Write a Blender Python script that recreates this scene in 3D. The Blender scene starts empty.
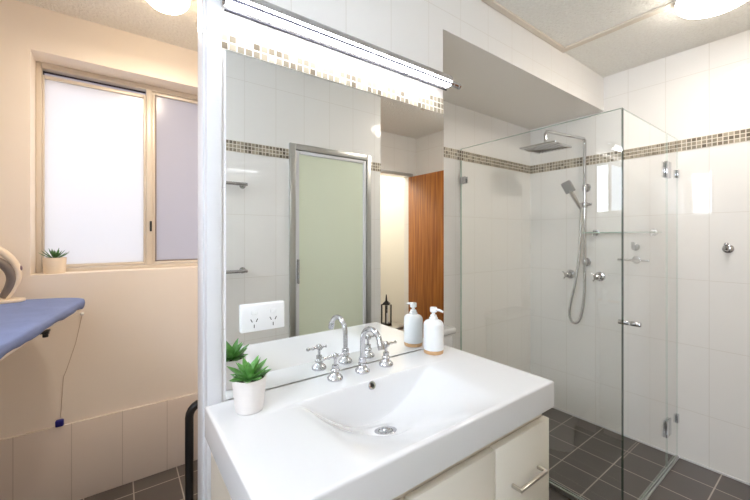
import bpy, bmesh, math, random
from mathutils import Vector, Matrix
random.seed(7)
PI = math.pi
SC = bpy.context.scene
COL = SC.collection

# ------------------------------------------------------------------ camera, world, light, exposure
CAM_Z = 1.31
cam_d = bpy.data.cameras.new('camera')
cam = bpy.data.objects.new('camera', cam_d)
COL.objects.link(cam)
cam.location = (0, 0, CAM_Z)
cam.rotation_euler = (PI / 2, 0, -math.atan2(.592, .806))
cam_d.sensor_width = 36
cam_d.lens = 349 / 750 * 36
cam_d.shift_y = -13.5 / 750
cam_d.clip_start = .01
SC.camera = cam

world = bpy.data.worlds.new('world')
SC.world = world
world.use_nodes = True
bg = world.node_tree.nodes['Background']
bg.inputs[0].default_value = (.75, .85, 1, 1)
bg.inputs[1].default_value = .8

vs = SC.view_settings
vs.view_transform = 'Standard'
vs.look = 'None'
vs.exposure = 0.72
vs.gamma = 1
vs.use_curve_mapping = False
SC.cycles.max_bounces = 14
SC.cycles.diffuse_bounces = 7
SC.cycles.glossy_bounces = 8
SC.cycles.transparent_max_bounces = 24
SC.cycles.caustics_reflective = True
SC.cycles.caustics_refractive = False
SC.cycles.sample_clamp_indirect = 6

BATH_LAMP = 14.0      # emission of the oyster light over the bathroom
LAUNDRY_LAMP = 13.0   # emission of the laundry globe
BAR_LAMP = 18.0       # emission of the tube over the mirror
BATH_DOWN = 2.0
LAUNDRY_DOWN = 5.0
DAY2 = 25.0
HALL_W = 10.0
SKY_W = 3.3


def area(name, loc, rot, sx, sy, watts, col):
    d = bpy.data.lights.new(name, 'AREA')
    d.shape = 'RECTANGLE'
    d.size, d.size_y = sx, sy
    d.energy = watts
    d.color = col
    o = bpy.data.objects.new(name, d)
    o.location = loc
    o.rotation_euler = rot
    COL.objects.link(o)
    return o


# daylight outside the laundry window: pinkish sky from one side, blue sky from the other
area('daylight_warm', (-.35, 2.95, 2.0), (-math.radians(80), 0, math.radians(14)), .9, 1.4, SKY_W * .62, (1, .75, .73))
area('daylight_blue', (.75, 3.0, 1.35), (-math.radians(96), 0, -math.radians(16)), .8, 1.0, SKY_W * .5, (.62, .79, 1))
# the ceiling lamps' downward light, at the lower face of each lamp
for nm, c, r, w, colr in (('bathroom_lamp_light', (2.10, .34, 2.297), .10, BATH_DOWN, (1, .91, .80)), ('laundry_lamp_light', (.167, 1.765, 2.295), .05, LAUNDRY_DOWN, (1, .85, .68))):
    a_ = area(nm, c, (0, 0, 0), r * 2, r * 2, w, colr)
    a_.data.shape = 'DISK'
# added fill lamp, not seen, that brightens the hall beyond the doorway
area('hall_fill', (2.1, -1.5, 2.36), (0, 0, 0), .5, .3, HALL_W, (1, .93, .84))

# ------------------------------------------------------------------ materials


def lin(r, g, b):
    def f(c):
        c /= 255
        return c / 12.92 if c <= .04045 else ((c + .055) / 1.055) ** 2.4
    return (f(r), f(g), f(b), 1)


def newmat(name):
    m = bpy.data.materials.new(name)
    m.use_nodes = True
    nt = m.node_tree
    return m, nt, nt.nodes['Principled BSDF']


def N(nt, kind, **kw):
    n = nt.nodes.new(kind)
    for k, v in kw.items():
        setattr(n, k, v)
    return n


def mix_rgb(nt, fac, a, b, mode='MIX'):
    n = N(nt, 'ShaderNodeMix', data_type='RGBA', blend_type=mode)
    for i, v in ((0, fac), (6, a), (7, b)):
        if hasattr(v, 'links'):
            nt.links.new(v, n.inputs[i])
        else:
            n.inputs[i].default_value = v
    return n.outputs[2]


def plain(name, col, rough=.4, metal=0., noise=0., nscale=40, bump=0., bscale=200, coat=0., spec=None, detail=3):
    m, nt, p = newmat(name)
    p.inputs['Base Color'].default_value = col
    p.inputs['Roughness'].default_value = rough
    p.inputs['Metallic'].default_value = metal
    if coat:
        p.inputs['Coat Weight'].default_value = coat
        p.inputs['Coat Roughness'].default_value = .03
    if spec is not None:
        p.inputs['Specular IOR Level'].default_value = spec
    tc = N(nt, 'ShaderNodeTexCoord')
    if noise:
        t = N(nt, 'ShaderNodeTexNoise')
        t.inputs['Scale'].default_value = nscale
        t.inputs['Detail'].default_value = detail
        nt.links.new(tc.outputs['Object'], t.inputs['Vector'])
        dark = tuple(c * (1 - noise) for c in col[:3]) + (1,)
        lite = tuple(min(1, c * (1 + noise)) for c in col[:3]) + (1,)
        nt.links.new(mix_rgb(nt, t.outputs[0], dark, lite), p.inputs['Base Color'])
    if bump:
        t = N(nt, 'ShaderNodeTexNoise')
        t.inputs['Scale'].default_value = bscale
        t.inputs['Detail'].default_value = detail
        nt.links.new(tc.outputs['Object'], t.inputs['Vector'])
        b = N(nt, 'ShaderNodeBump')
        b.inputs['Strength'].default_value = bump
        b.inputs['Distance'].default_value = .012 if bump > .95 else .004
        nt.links.new(t.outputs[0], b.inputs['Height'])
        nt.links.new(b.outputs[0], p.inputs['Normal'])
    return m


def tile_mat(name, ax_u, ax_v, bw, rh, ou, ov, c1, c2, mortar, msize, rough, mrough=.7, jump=None, noise=0., bump=.25):
    """Rectangular stack-bonded tiles laid out in the plane of two world axes."""
    m, nt, p = newmat(name)
    tc = N(nt, 'ShaderNodeTexCoord')
    sep = N(nt, 'ShaderNodeSeparateXYZ')
    nt.links.new(tc.outputs['Object'], sep.inputs[0])

    def shifted(ax, off):
        a = N(nt, 'ShaderNodeMath', operation='SUBTRACT')
        nt.links.new(sep.outputs[ax], a.inputs[0])
        a.inputs[1].default_value = off
        return a.outputs[0]
    u, v = shifted(ax_u, ou), shifted(ax_v, ov)
    if jump:
        g = N(nt, 'ShaderNodeMath', operation='GREATER_THAN')
        nt.links.new(sep.outputs[ax_v], g.inputs[0])
        g.inputs[1].default_value = jump[0]
        ml = N(nt, 'ShaderNodeMath', operation='MULTIPLY')
        nt.links.new(g.outputs[0], ml.inputs[0])
        ml.inputs[1].default_value = jump[1]
        sb = N(nt, 'ShaderNodeMath', operation='SUBTRACT')
        nt.links.new(v, sb.inputs[0])
        nt.links.new(ml.outputs[0], sb.inputs[1])
        v = sb.outputs[0]
    cb = N(nt, 'ShaderNodeCombineXYZ')
    nt.links.new(u, cb.inputs[0])
    nt.links.new(v, cb.inputs[1])
    br = N(nt, 'ShaderNodeTexBrick', offset=0, squash=1)
    nt.links.new(cb.outputs[0], br.inputs['Vector'])
    br.inputs['Scale'].default_value = 1
    br.inputs['Brick Width'].default_value = bw
    br.inputs['Row Height'].default_value = rh
    br.inputs['Mortar Size'].default_value = msize
    br.inputs['Mortar Smooth'].default_value = .15
    br.inputs['Bias'].default_value = 0
    br.inputs['Color1'].default_value = c1
    br.inputs['Color2'].default_value = c2
    br.inputs['Mortar'].default_value = mortar
    colr = br.outputs['Color']
    if noise:
        t = N(nt, 'ShaderNodeTexNoise')
        t.inputs['Scale'].default_value = 9
        t.inputs['Detail'].default_value = 6
        nt.links.new(tc.outputs['Object'], t.inputs['Vector'])
        k = 1 - noise
        fl = mix_rgb(nt, t.outputs[0], (k, k, k, 1), (1 + noise, 1 + noise * .95, 1 + noise * .9, 1))
        colr = mix_rgb(nt, 1.0, colr, fl, 'MULTIPLY')
    nt.links.new(colr, p.inputs['Base Color'])
    mr = N(nt, 'ShaderNodeMapRange')
    mr.inputs['To Min'].default_value = rough
    mr.inputs['To Max'].default_value = mrough
    nt.links.new(br.outputs['Fac'], mr.inputs['Value'])
    nt.links.new(mr.outputs[0], p.inputs['Roughness'])
    b = N(nt, 'ShaderNodeBump', invert=True)
    b.inputs['Strength'].default_value = bump
    b.inputs['Distance'].default_value = .0015
    nt.links.new(br.outputs['Fac'], b.inputs['Height'])
    nt.links.new(b.outputs[0], p.inputs['Normal'])
    return m


def glass_mat(name, tint, ior=1.5, gain=1.6):
    m, nt, p = newmat(name)
    nt.nodes.remove(p)
    out = [n for n in nt.nodes if n.type == 'OUTPUT_MATERIAL'][0]
    tr = N(nt, 'ShaderNodeBsdfTransparent')
    tr.inputs[0].default_value = tint
    gl = N(nt, 'ShaderNodeBsdfGlossy')
    gl.inputs['Roughness'].default_value = 0
    gl.inputs['Color'].default_value = (1, 1, 1, 1)
    fr = N(nt, 'ShaderNodeFresnel')
    fr.inputs[0].default_value = ior
    ge = N(nt, 'ShaderNodeNewGeometry')
    inv = N(nt, 'ShaderNodeMath', operation='SUBTRACT')
    inv.inputs[0].default_value = 1
    nt.links.new(ge.outputs['Backfacing'], inv.inputs[1])
    m1 = N(nt, 'ShaderNodeMath', operation='MULTIPLY')
    nt.links.new(fr.outputs[0], m1.inputs[0])
    nt.links.new(inv.outputs[0], m1.inputs[1])
    m2 = N(nt, 'ShaderNodeMath', operation='MULTIPLY', use_clamp=True)
    nt.links.new(m1.outputs[0], m2.inputs[0])
    m2.inputs[1].default_value = gain
    mx = N(nt, 'ShaderNodeMixShader')
    nt.links.new(m2.outputs[0], mx.inputs[0])
    nt.links.new(tr.outputs[0], mx.inputs[1])
    nt.links.new(gl.outputs[0], mx.inputs[2])
    nt.links.new(mx.outputs[0], out.inputs[0])
    return m


def emit(name, col, s):
    m, nt, p = newmat(name)
    p.inputs['Base Color'].default_value = (.9, .9, .9, 1)
    p.inputs['Emission Color'].default_value = col
    p.inputs['Emission Strength'].default_value = s
    return m


def frosted(name, col, gloss=.06, rough=.2, bscale=300, clear=0.):
    m, nt, p = newmat(name)
    nt.nodes.remove(p)
    out = [n for n in nt.nodes if n.type == 'OUTPUT_MATERIAL'][0]
    t = N(nt, 'ShaderNodeBsdfTranslucent')
    t.inputs[0].default_value = col
    d = N(nt, 'ShaderNodeBsdfDiffuse')
    d.inputs[0].default_value = col
    g = N(nt, 'ShaderNodeBsdfGlossy')
    g.inputs['Roughness'].default_value = rough
    no = N(nt, 'ShaderNodeTexNoise')
    no.inputs['Scale'].default_value = bscale
    tc = N(nt, 'ShaderNodeTexCoord')
    nt.links.new(tc.outputs['Object'], no.inputs['Vector'])
    b = N(nt, 'ShaderNodeBump')
    b.inputs['Strength'].default_value = .4
    b.inputs['Distance'].default_value = .001
    nt.links.new(no.outputs[0], b.inputs['Height'])
    nt.links.new(b.outputs[0], g.inputs['Normal'])
    a = N(nt, 'ShaderNodeMixShader')
    a.inputs[0].default_value = .3
    nt.links.new(t.outputs[0], a.inputs[1])
    nt.links.new(d.outputs[0], a.inputs[2])
    c = N(nt, 'ShaderNodeMixShader')
    c.inputs[0].default_value = gloss
    nt.links.new(a.outputs[0], c.inputs[1])
    nt.links.new(g.outputs[0], c.inputs[2])
    nt.links.new(c.outputs[0], out.inputs[0])
    return m


TW, TWM = lin(243, 241, 238), lin(224, 220, 214)
JUMP = (1.85, .044)
M = {}
M['tile_x'] = tile_mat('white wall tile facing along y', 'X', 'Z', .194, .382, .032, .296, TW, TW, TWM, .0016, .03, jump=JUMP)
M['tile_y'] = tile_mat('white wall tile facing along x', 'Y', 'Z', .194, .382, .47, .296, TW, TW, TWM, .0016, .03, jump=JUMP)
MC1, MC2, MM = lin(98, 88, 74), lin(178, 168, 150), lin(222, 214, 200)
M['mosaic_x'] = tile_mat('mosaic facing along y', 'X', 'Z', .0218, .022, 0, 1.814, MC1, MC2, MM, .0022, .12, noise=.35)
M['mosaic_y'] = tile_mat('mosaic facing along x', 'Y', 'Z', .0218, .022, 0, 1.814, MC1, MC2, MM, .0022, .12, noise=.35)
M['floor'] = tile_mat('charcoal floor tile', 'X', 'Y', .203, .194, .062, .030, lin(92, 86, 82), lin(86, 80, 77), lin(176, 168, 158), .003, .3, noise=.14)
M['skirt_tile'] = tile_mat('cream skirting tile', 'X', 'Z', .203, .6, .016, -.1, lin(224, 212, 202), lin(222, 210, 200), lin(190, 176, 164), .0016, .15)
M['cream'] = plain('cream wall paint', lin(244, 234, 222), .55, noise=.02, nscale=3, bump=.08, bscale=60)
M['ceiling'] = plain('stippled ceiling paint', lin(249, 245, 239), .8, noise=.10, nscale=75, bump=1., bscale=75, detail=5)
M['soffit'] = plain('smooth soffit paint', lin(238, 234, 228), .6)
M['white_paint'] = plain('white gloss paint', lin(222, 222, 224), .3, bump=.02)
M['hall_paint'] = plain('pale hall paint', lin(236, 232, 222), .6)
M['batten'] = plain('ceiling batten paint', lin(228, 218, 204), .5)
M['ceramic'] = plain('white ceramic', lin(235, 235, 236), .08, coat=.3)
M['cab'] = plain('ivory cabinet laminate', lin(244, 238, 226), .3, noise=.01, nscale=8)
M['cab_in'] = plain('cabinet carcass', lin(222, 212, 196), .45)
M['chrome'] = plain('chrome', (.58, .58, .60, 1), .05, 1.)
M['brushed'] = plain('brushed nickel', lin(205, 200, 192), .28, 1., noise=.06, nscale=90)
M['alu'] = plain('satin aluminium', lin(196, 196, 194), .3, 1.)
M['dark_metal'] = plain('dark chrome', (.08, .08, .085, 1), .15, 1.)
M['black'] = plain('black plastic', (.012, .012, .013, 1), .35)
M['glass'] = glass_mat('clear shower glass', (.986, .995, .991, 1), 1.5, 2.2)
M['glass_edge_pale'] = plain('pale glass edge', lin(176, 196, 186), .1)
M['glass_edge'] = plain('green glass edge', (.012, .05, .032, 1), .1)
M['mirror'] = plain('mirror silver', (.93, .945, .935, 1), .0, 1.)
M['daylit'] = emit('daylit frosted pane', (.76, .86, 1, 1), DAY2)
M['daylit_dim'] = emit('screened daylit pane', (.66, .80, 1, 1), DAY2 * .09)
M['lamp_bath'] = emit('bathroom lamp opal', (1, .91, .80, 1), BATH_LAMP)
M['lamp_laundry'] = emit('laundry lamp opal', (1, .80, .54, 1), LAUNDRY_LAMP)
M['lamp_bar'] = emit('mirror light tube', (.97, .98, 1, 1), BAR_LAMP)
M['white_plastic'] = plain('white plastic', lin(240, 240, 240), .25)
M['grey_white'] = plain('off white plastic', lin(228, 220, 208), .35)
M['slot'] = plain('socket slot', (.05, .05, .05, 1), .6)
M['pot'] = plain('white stoneware', lin(236, 230, 226), .5, noise=.03, nscale=60, bump=.15, bscale=120)
M['pot_cream'] = plain('cream stoneware', lin(232, 218, 198), .55, noise=.03, nscale=60, bump=.15, bscale=120)
M['soil'] = plain('soil', (.05, .03, .018, 1), .9, noise=.5, nscale=150, bump=.8, bscale=200)
M['leaf'] = plain('succulent leaf', lin(100, 156, 78), .28, noise=.6, nscale=70)
M['leaf_dark'] = plain('aloe leaf', lin(82, 128, 72), .4, noise=.35, nscale=45)
M['wood_base'] = plain('bamboo ring', lin(206, 164, 118), .5, noise=.15, nscale=60)
M['dispenser'] = plain('white dispenser glaze', lin(240, 241, 242), .3)
M['blue_cloth'] = plain('blue board cover', lin(122, 140, 190), .85, noise=.12, nscale=14, bump=.35, bscale=40)
M['iron_white'] = plain('iron white shell', lin(240, 224, 202), .3)
M['iron_grey'] = plain('iron grey grip', lin(122, 112, 106), .45)
M['iron_purple'] = plain('iron purple button', lin(118, 92, 108), .4)
M['navy'] = plain('navy plastic', lin(22, 22, 120), .35)
M['cord'] = plain('pale cord', lin(196, 176, 156), .7)
M['frame_cream'] = plain('champagne window frame', lin(212, 202, 188), .35, metal=.1)
M['frame_dark'] = plain('window seal', lin(58, 46, 52), .6)
M['pane'] = frosted('frosted window pane', (.92, .92, .93, 1))
M['pane_obscure'] = frosted('obscure window pane', (.66, .64, .67, 1), bscale=120)
M['door_glass'] = plain('pale green frosted door glass', lin(230, 236, 214), .12)
M['linen'] = plain('cupboard interior', lin(214, 218, 200), .6)
M['spray'] = plain('grey spray face', lin(150, 150, 150), .35)
M['rib'] = plain('grey lavender rib', lin(150, 150, 168), .5)
M['seal_grey'] = plain('grey window seal', lin(140, 128, 122), .6)
M['hose'] = plain('steel hose', (.6, .6, .6, 1), .25, 1., bump=.6, bscale=260)


def timber():
    m, nt, p = newmat('orange timber veneer')
    tc = N(nt, 'ShaderNodeTexCoord')
    mp = N(nt, 'ShaderNodeMapping')
    mp.inputs['Scale'].default_value = (14, 14, .6)
    nt.links.new(tc.outputs['Object'], mp.inputs[0])
    n1 = N(nt, 'ShaderNodeTexNoise')
    n1.inputs['Scale'].default_value = 3.5
    n1.inputs['Detail'].default_value = 6
    nt.links.new(mp.outputs[0], n1.inputs['Vector'])
    r = N(nt, 'ShaderNodeValToRGB')
    r.color_ramp.elements[0].position = .32
    r.color_ramp.elements[0].color = lin(138, 76, 24)
    r.color_ramp.elements[1].position = .68
    r.color_ramp.elements[1].color = lin(190, 120, 50)
    nt.links.new(n1.outputs[0], r.inputs[0])
    nt.links.new(r.outputs[0], p.inputs['Base Color'])
    p.inputs['Roughness'].default_value = .35
    return m


M['timber'] = timber()

# ------------------------------------------------------------------ mesh helpers


class MB:
    def __init__(s):
        s.bm = bmesh.new()

    def box(s, lo, hi, bev=0., seg=2, rot=None, about=None):
        t = bmesh.new()
        bmesh.ops.create_cube(t, size=1)
        c = (Vector(lo) + Vector(hi)) / 2
        d = Vector(hi) - Vector(lo)
        for v in t.verts:
            v.co = Vector((v.co.x * d.x, v.co.y * d.y, v.co.z * d.z))
        if bev:
            bmesh.ops.bevel(t, geom=list(t.edges), offset=min(bev, min(abs(x) for x in d) * .48), segments=seg, profile=.5, affect='EDGES')
        for v in t.verts:
            v.co += c
            if rot:
                v.co = rot @ (v.co - Vector(about or c)) + Vector(about or c)
        return s._merge(t)

    def _merge(s, t):
        me = bpy.data.meshes.new('tmp')
        t.to_mesh(me)
        t.free()
        n = len(s.bm.verts)
        s.bm.from_mesh(me)
        bpy.data.meshes.remove(me)
        s.bm.verts.ensure_lookup_table()
        return s.bm.verts[n:]

    def rings(s, rings, close=False, cap=True):
        """Loft through closed rings of the same number of points."""
        vr = [[s.bm.verts.new(p) for p in r] for r in rings]
        n = len(vr[0])
        K = len(vr)
        for i in range(K if close else K - 1):
            a, b = vr[i], vr[(i + 1) % K]
            for j in range(n):
                s.bm.faces.new((a[j], a[(j + 1) % n], b[(j + 1) % n], b[j]))
        if cap and not close:
            s.bm.faces.new(list(reversed(vr[0])))
            s.bm.faces.new(vr[-1])
        return s

    def tube(s, pts, r, n=14, smooth=0, close=False):
        pts = [Vector(p) for p in pts]
        rs = list(r) if hasattr(r, '__len__') else None
        for _ in range(smooth):
            q, qr = [pts[0]], [rs[0]] if rs else None
            for i in range(len(pts) - 1):
                q += [pts[i] * .75 + pts[i + 1] * .25, pts[i] * .25 + pts[i + 1] * .75]
                if rs:
                    qr += [rs[i] * .75 + rs[i + 1] * .25, rs[i] * .25 + rs[i + 1] * .75]
            q.append(pts[-1])
            if rs:
                qr.append(rs[-1])
            pts, rs = q, qr
        K = len(pts)
        tang = []
        for i in range(K):
            a, b = pts[max(i - 1, 0)], pts[min(i + 1, K - 1)]
            tang.append((b - a).normalized())
        up = Vector((0, 0, 1)) if abs(tang[0].z) < .9 else Vector((1, 0, 0))
        x = tang[0].cross(up).normalized()
        out = []
        for i in range(K):
            x = (x - tang[i] * x.dot(tang[i])).normalized()
            y = tang[i].cross(x)
            rr = rs[i] if rs else r
            out.append([pts[i] + (x * math.cos(2 * PI * k / n) + y * math.sin(2 * PI * k / n)) * rr for k in range(n)])
        return s.rings(out)

    def cyl(s, a, b, r, n=24, r2=None, bev=0.):
        a, b = Vector(a), Vector(b)
        r2 = r if r2 is None else r2
        if bev:
            d = (b - a).normalized()
            return s.tube([a, a + d * bev * .3, a + d * bev, b - d * bev, b - d * bev * .3, b], [r - bev, r - bev * .3, r, r2, r2 - bev * .3, r2 - bev], n)
        return s.tube([a, b], [r, r2], n)

    def lathe(s, prof, c=(0, 0, 0), axis=(0, 0, 1), n=40, close=False):
        """prof: list of (radius, height) along axis."""
        ax = Vector(axis).normalized()
        up = Vector((0, 0, 1)) if abs(ax.z) < .9 else Vector((1, 0, 0))
        x = ax.cross(up).normalized()
        y = ax.cross(x)
        c = Vector(c)
        return s.rings([[c + ax * h + (x * math.cos(2 * PI * k / n) + y * math.sin(2 * PI * k / n)) * max(r, 1e-4) for k in range(n)] for r, h in prof], close=close)

    def prism(s, poly, z0, z1, bev=0.):
        t = bmesh.new()
        vs_ = [t.verts.new((x, y, z0)) for x, y in poly]
        f = t.faces.new(vs_)
        r = bmesh.ops.extrude_face_region(t, geom=[f])
        for g in r['geom']:
            if isinstance(g, bmesh.types.BMVert):
                g.co.z = z1
        bmesh.ops.recalc_face_normals(t, faces=t.faces)
        if bev:
            ed = [e for e in t.edges if abs(e.verts[0].co.z - e.verts[1].co.z) < 1e-6]
            bmesh.ops.bevel(t, geom=ed, offset=bev, segments=3, profile=.5, affect='EDGES')
        return s._merge(t)

    def ball(s, c, r, sx=1, sy=1, sz=1, u=20, v=12):
        t = bmesh.new()
        bmesh.ops.create_uvsphere(t, u_segments=u, v_segments=v, radius=r)
        for q in t.verts:
            q.co = Vector((q.co.x * sx, q.co.y * sy, q.co.z * sz)) + Vector(c)
        return s._merge(t)

    def obj(s, name, mat, parent=None, smooth=True, angle=38, mats=None, pick=None, recalc=True):
        if recalc:
            bmesh.ops.recalc_face_normals(s.bm, faces=s.bm.faces)
        off = Vector((0, 0, 0))
        q = parent
        while q is not None:
            off += q.location
            q = q.parent
        for v in s.bm.verts:
            v.co -= off
        me = bpy.data.meshes.new(name)
        s.bm.to_mesh(me)
        s.bm.free()
        me.materials.append(mat)
        for x in mats or []:
            me.materials.append(x)
        if pick:
            for p in me.polygons:
                p.material_index = pick(p)
        if smooth:
            for p in me.polygons:
                p.use_smooth = True
            me.set_sharp_from_angle(angle=math.radians(angle))
        o = bpy.data.objects.new(name, me)
        COL.objects.link(o)
        if parent is not None:
            o.parent = parent
        return o


def tag(o, label, cat, group=None):
    o['label'] = label
    o['category'] = cat
    if group:
        o['group'] = group
    return o


def thing(name, loc, label, cat, group=None):
    o = bpy.data.objects.new(name, None)
    o.empty_display_size = .05
    o.location = loc
    COL.objects.link(o)
    return tag(o, label, cat, group)


def struct_empty(name, loc=(0, 0, 0)):
    o = bpy.data.objects.new(name, None)
    o.location = loc
    COL.objects.link(o)
    o['kind'] = 'structure'
    return o


def struct(name, boxes, mat, bev=0., **kw):
    m = MB()
    for lo, hi in boxes:
        m.box(lo, hi, bev)
    o = m.obj(name, mat, smooth=bool(bev), **kw)
    o['kind'] = 'structure'
    return o


def copy_tree(o, loc):
    c = o.copy()
    COL.objects.link(c)
    c.location = loc
    for ch in o.children:
        d = ch.copy()
        COL.objects.link(d)
        d.parent = c
        for g in ch.children:
            e = g.copy()
            COL.objects.link(e)
            e.parent = d
    return c


# ------------------------------------------------------------------ the setting
XR, YM, YB, YO, YD, CZ = 2.68, 1.0, 1.528, -.18, -.88, 2.40
struct('floor', [((-1.5, -2.2, -.1), (2.9, 2.6, 0))], M['floor'])
struct('ceiling', [((-1.5, -2.2, CZ), (2.9, 2.6, CZ + .1))], M['ceiling'])
struct('wall_right', [((XR, YD - .1, 0), (XR + .12, YB + .12, CZ))], M['tile_y'])
struct('wall_back', [((1.084, YB, 0), (XR, YB + .12, CZ))], M['tile_x'])
struct('wall_mirror', [((.222, YM, 0), (1.084, YM + .12, CZ))], M['tile_x'])
struct('wall_return', [((.984, YM + .12, 0), (1.084, YB + .12, CZ))], M['tile_y'])
struct('wall_bulkhead', [((1.084, YM, 2.171), (XR, YB, CZ))], M['tile_x'], mats=[M['soffit']], pick=lambda p: 1 if abs(p.normal.z) > .5 else 0)
struct('wall_front', [((-1.1, YO - .1, 0), (.9, YO, CZ)), ((1.54, YO - .1, 0), (1.645, YO, CZ)), ((.9, YO - .1, 1.91), (1.54, YO, CZ))], M['tile_x'])
struct('wall_corner', [((1.545, YD - .1, 0), (1.645, YO - .1, CZ))], M['tile_y'])
struct('wall_doorway', [((1.645, YD - .1, 0), (1.83, YD, CZ)), ((1.83, YD - .1, 1.965), (2.585, YD, CZ)), ((2.585, YD - .1, 0), (XR, YD, CZ))], M['tile_x'])
struct('wall_left', [((-1.2, YO - .1, 0), (-1.1, YM + .12, 1.6)), ((-1.2, YO - .1, 2.2), (-1.1, YM + .12, CZ)), ((-1.2, YO - .1, 1.6), (-1.1, -.12, 2.2)), ((-1.2, .65, 1.6), (-1.1, YM + .12, 2.2))], M['tile_y'])
w2 = struct_empty('window_2', (-1.2, -.12, 1.6))
m = MB()
for lo, hi in (((-1.18, -.12, 1.6), (-1.13, -.10, 2.2)), ((-1.18, .63, 1.6), (-1.13, .65, 2.2)), ((-1.18, -.10, 2.18), (-1.13, .63, 2.2)), ((-1.18, -.10, 1.6), (-1.13, .63, 1.62)), ((-1.18, .25, 1.62), (-1.13, .28, 2.18))):
    m.box(lo, hi, .003)
m.obj('window_frame', M['frame_cream'], w2)
for y0, y1, k in ((-.10, .25, 'daylit'), (.28, .63, 'daylit_dim')):
    m = MB()
    m.box((-1.162, y0, 1.62), (-1.155, y1, 2.18))
    m.obj('pane', M[k], w2, smooth=False)
struct('wall_partition', [((-1.1, YM, 0), (-.62, YM + .12, CZ)), ((-.62, YM, 2.08), (.222, YM + .12, CZ))], M['tile_x'])
WY, WX0, WX1, WZ0, WZ1 = 2.28, -.335, .66, 1.127, 2.19
struct('wall_window', [((-1.4, WY, 0), (WX0, WY + .2, CZ)), ((WX1, WY, 0), (1.1, WY + .2, CZ)),
                       ((WX0, WY, 0), (WX1, WY + .2, WZ0)), ((WX0, WY, WZ1), (WX1, WY + .2, CZ))], M['cream'])
struct('wall_laundry_left', [((-1.5, YM + .12, 0), (-1.4, WY + .2, CZ))], M['cream'])
struct('wall_laundry_right', [((.904, YM + .12, 0), (.984, WY, CZ))], M['cream'])
struct('wall_laundry_inner', [((.222, YM + .12, 0), (.904, YM + .13, CZ)), ((-1.4, YM + .12, 0), (-.62, YM + .13, CZ))], M['cream'])
struct('wall_hall', [((1.2, -2.0, 0), (2.9, -1.9, CZ)), ((1.2, -1.9, 0), (1.3, YD - .1, CZ)), ((2.8, -1.9, 0), (2.9, YD - .1, CZ))], M['hall_paint'])
o = struct('baseboard_laundry', [((-1.4, WY - .012, 0), (.904, WY, .39))], M['skirt_tile'], bev=.002)
# white timber lining of the laundry doorway
m = MB()
m.box((.186, .994, 0), (.222, 1.13, 2.08), .002)
m.box((.182, 1.03, 0), (.187, 1.095, 2.08), .001)
o = m.obj('trim_1', M['white_paint'])
o['kind'] = 'structure'
struct('trim_2', [((-.655, .994, 0), (-.62, 1.13, 2.115)), ((-.62, .994, 2.08), (.222, 1.13, 2.115))], M['white_paint'], .002)
# ceiling battens
struct('trim_3', [((.222, YM - .03, CZ - .012), (2.105, YM, CZ))], M['batten'], .003)
struct('trim_4', [((2.065, YO, CZ - .012), (2.105, YM - .03, CZ))], M['batten'], .003)
# mosaic bands
BZ0, BZ1 = 1.814, 1.88
struct('trim_5', [((XR - .003, YD, BZ0), (XR, YB, BZ1))], M['mosaic_y'])
struct('trim_6', [((1.084, YB - .003, BZ0), (XR - .003, YB, BZ1))], M['mosaic_x'])
struct('trim_7', [((.222, YM - .003, BZ0), (1.084, YM, BZ1))], M['mosaic_x'])
struct('trim_8', [((-1.1, YO, BZ0), (.894, YO + .003, BZ1)), ((1.544, YO, BZ0), (1.645, YO + .003, BZ1))], M['mosaic_x'])
# thin sealant bead along the foot of the tiled wall
struct('trim_9', [((XR - .006, YD, 0), (XR, YB, .01))], M['white_paint'])
struct('trim_10', [((1.084, YB - .006, 0), (XR - .006, YB, .01))], M['white_paint'])
# doorway casing behind the camera
struct('trim_11', [((1.80, YD, 0), (1.83, YD + .015, 1.965)), ((1.80, YD, 1.965), (2.615, YD + .015, 2.0)), ((2.585, YD, 0), (2.615, YD + .015, 1.965))], M['alu'], .003)

# frosted cupboard door in an aluminium frame, with shelves behind it
d1 = struct_empty('door_1', (.894, YO, 0))
m = MB()
for lo, hi in (((.894, YO - .02, 0), (.935, YO + .018, 1.92)), ((1.503, YO - .02, 0), (1.544, YO + .018, 1.92)),
               ((.935, YO - .02, 1.882), (1.503, YO + .018, 1.92)), ((.935, YO - .02, 0), (1.503, YO + .018, .04))):
    m.box(lo, hi, .002)
m.obj('door_frame', M['alu'], d1)
m = MB()
for lo, hi in (((.938, YO - .01, .045), (.962, YO + .012, 1.878)), ((1.476, YO - .01, .045), (1.5, YO + .012, 1.878)),
               ((.962, YO - .01, 1.855), (1.476, YO + .012, 1.878)), ((.962, YO - .01, .045), (1.476, YO + .012, .07))):
    m.box(lo, hi, .002)
leaf = m.obj('door_leaf', M['white_paint'], d1)
m = MB()
m.box((.962, YO - .003, .07), (1.476, YO + .003, 1.855))
m.obj('pane', M['door_glass'], leaf, smooth=False)
m = MB()
m.box((.944, YO + .012, 1.0), (.957, YO + .03, 1.16), .003)
m.obj('handle', M['chrome'], leaf)
m = MB()
m.box((.9, YO - .42, 0), (1.54, YO - .40, 1.95))
m.box((.88, YO - .42, 0), (.9, YO - .1, 1.95))
m.box((1.525, YO - .42, 0), (1.545, YO - .1, 1.95))
m.box((.9, YO - .42, 1.93), (1.54, YO - .1, 1.95))
for z in (.45, .95, 1.42):
    m.box((.9, YO - .40, z), (1.54, YO - .06, z + .02))
m.obj('cupboard_lining', M['linen'], d1, smooth=False)

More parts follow.
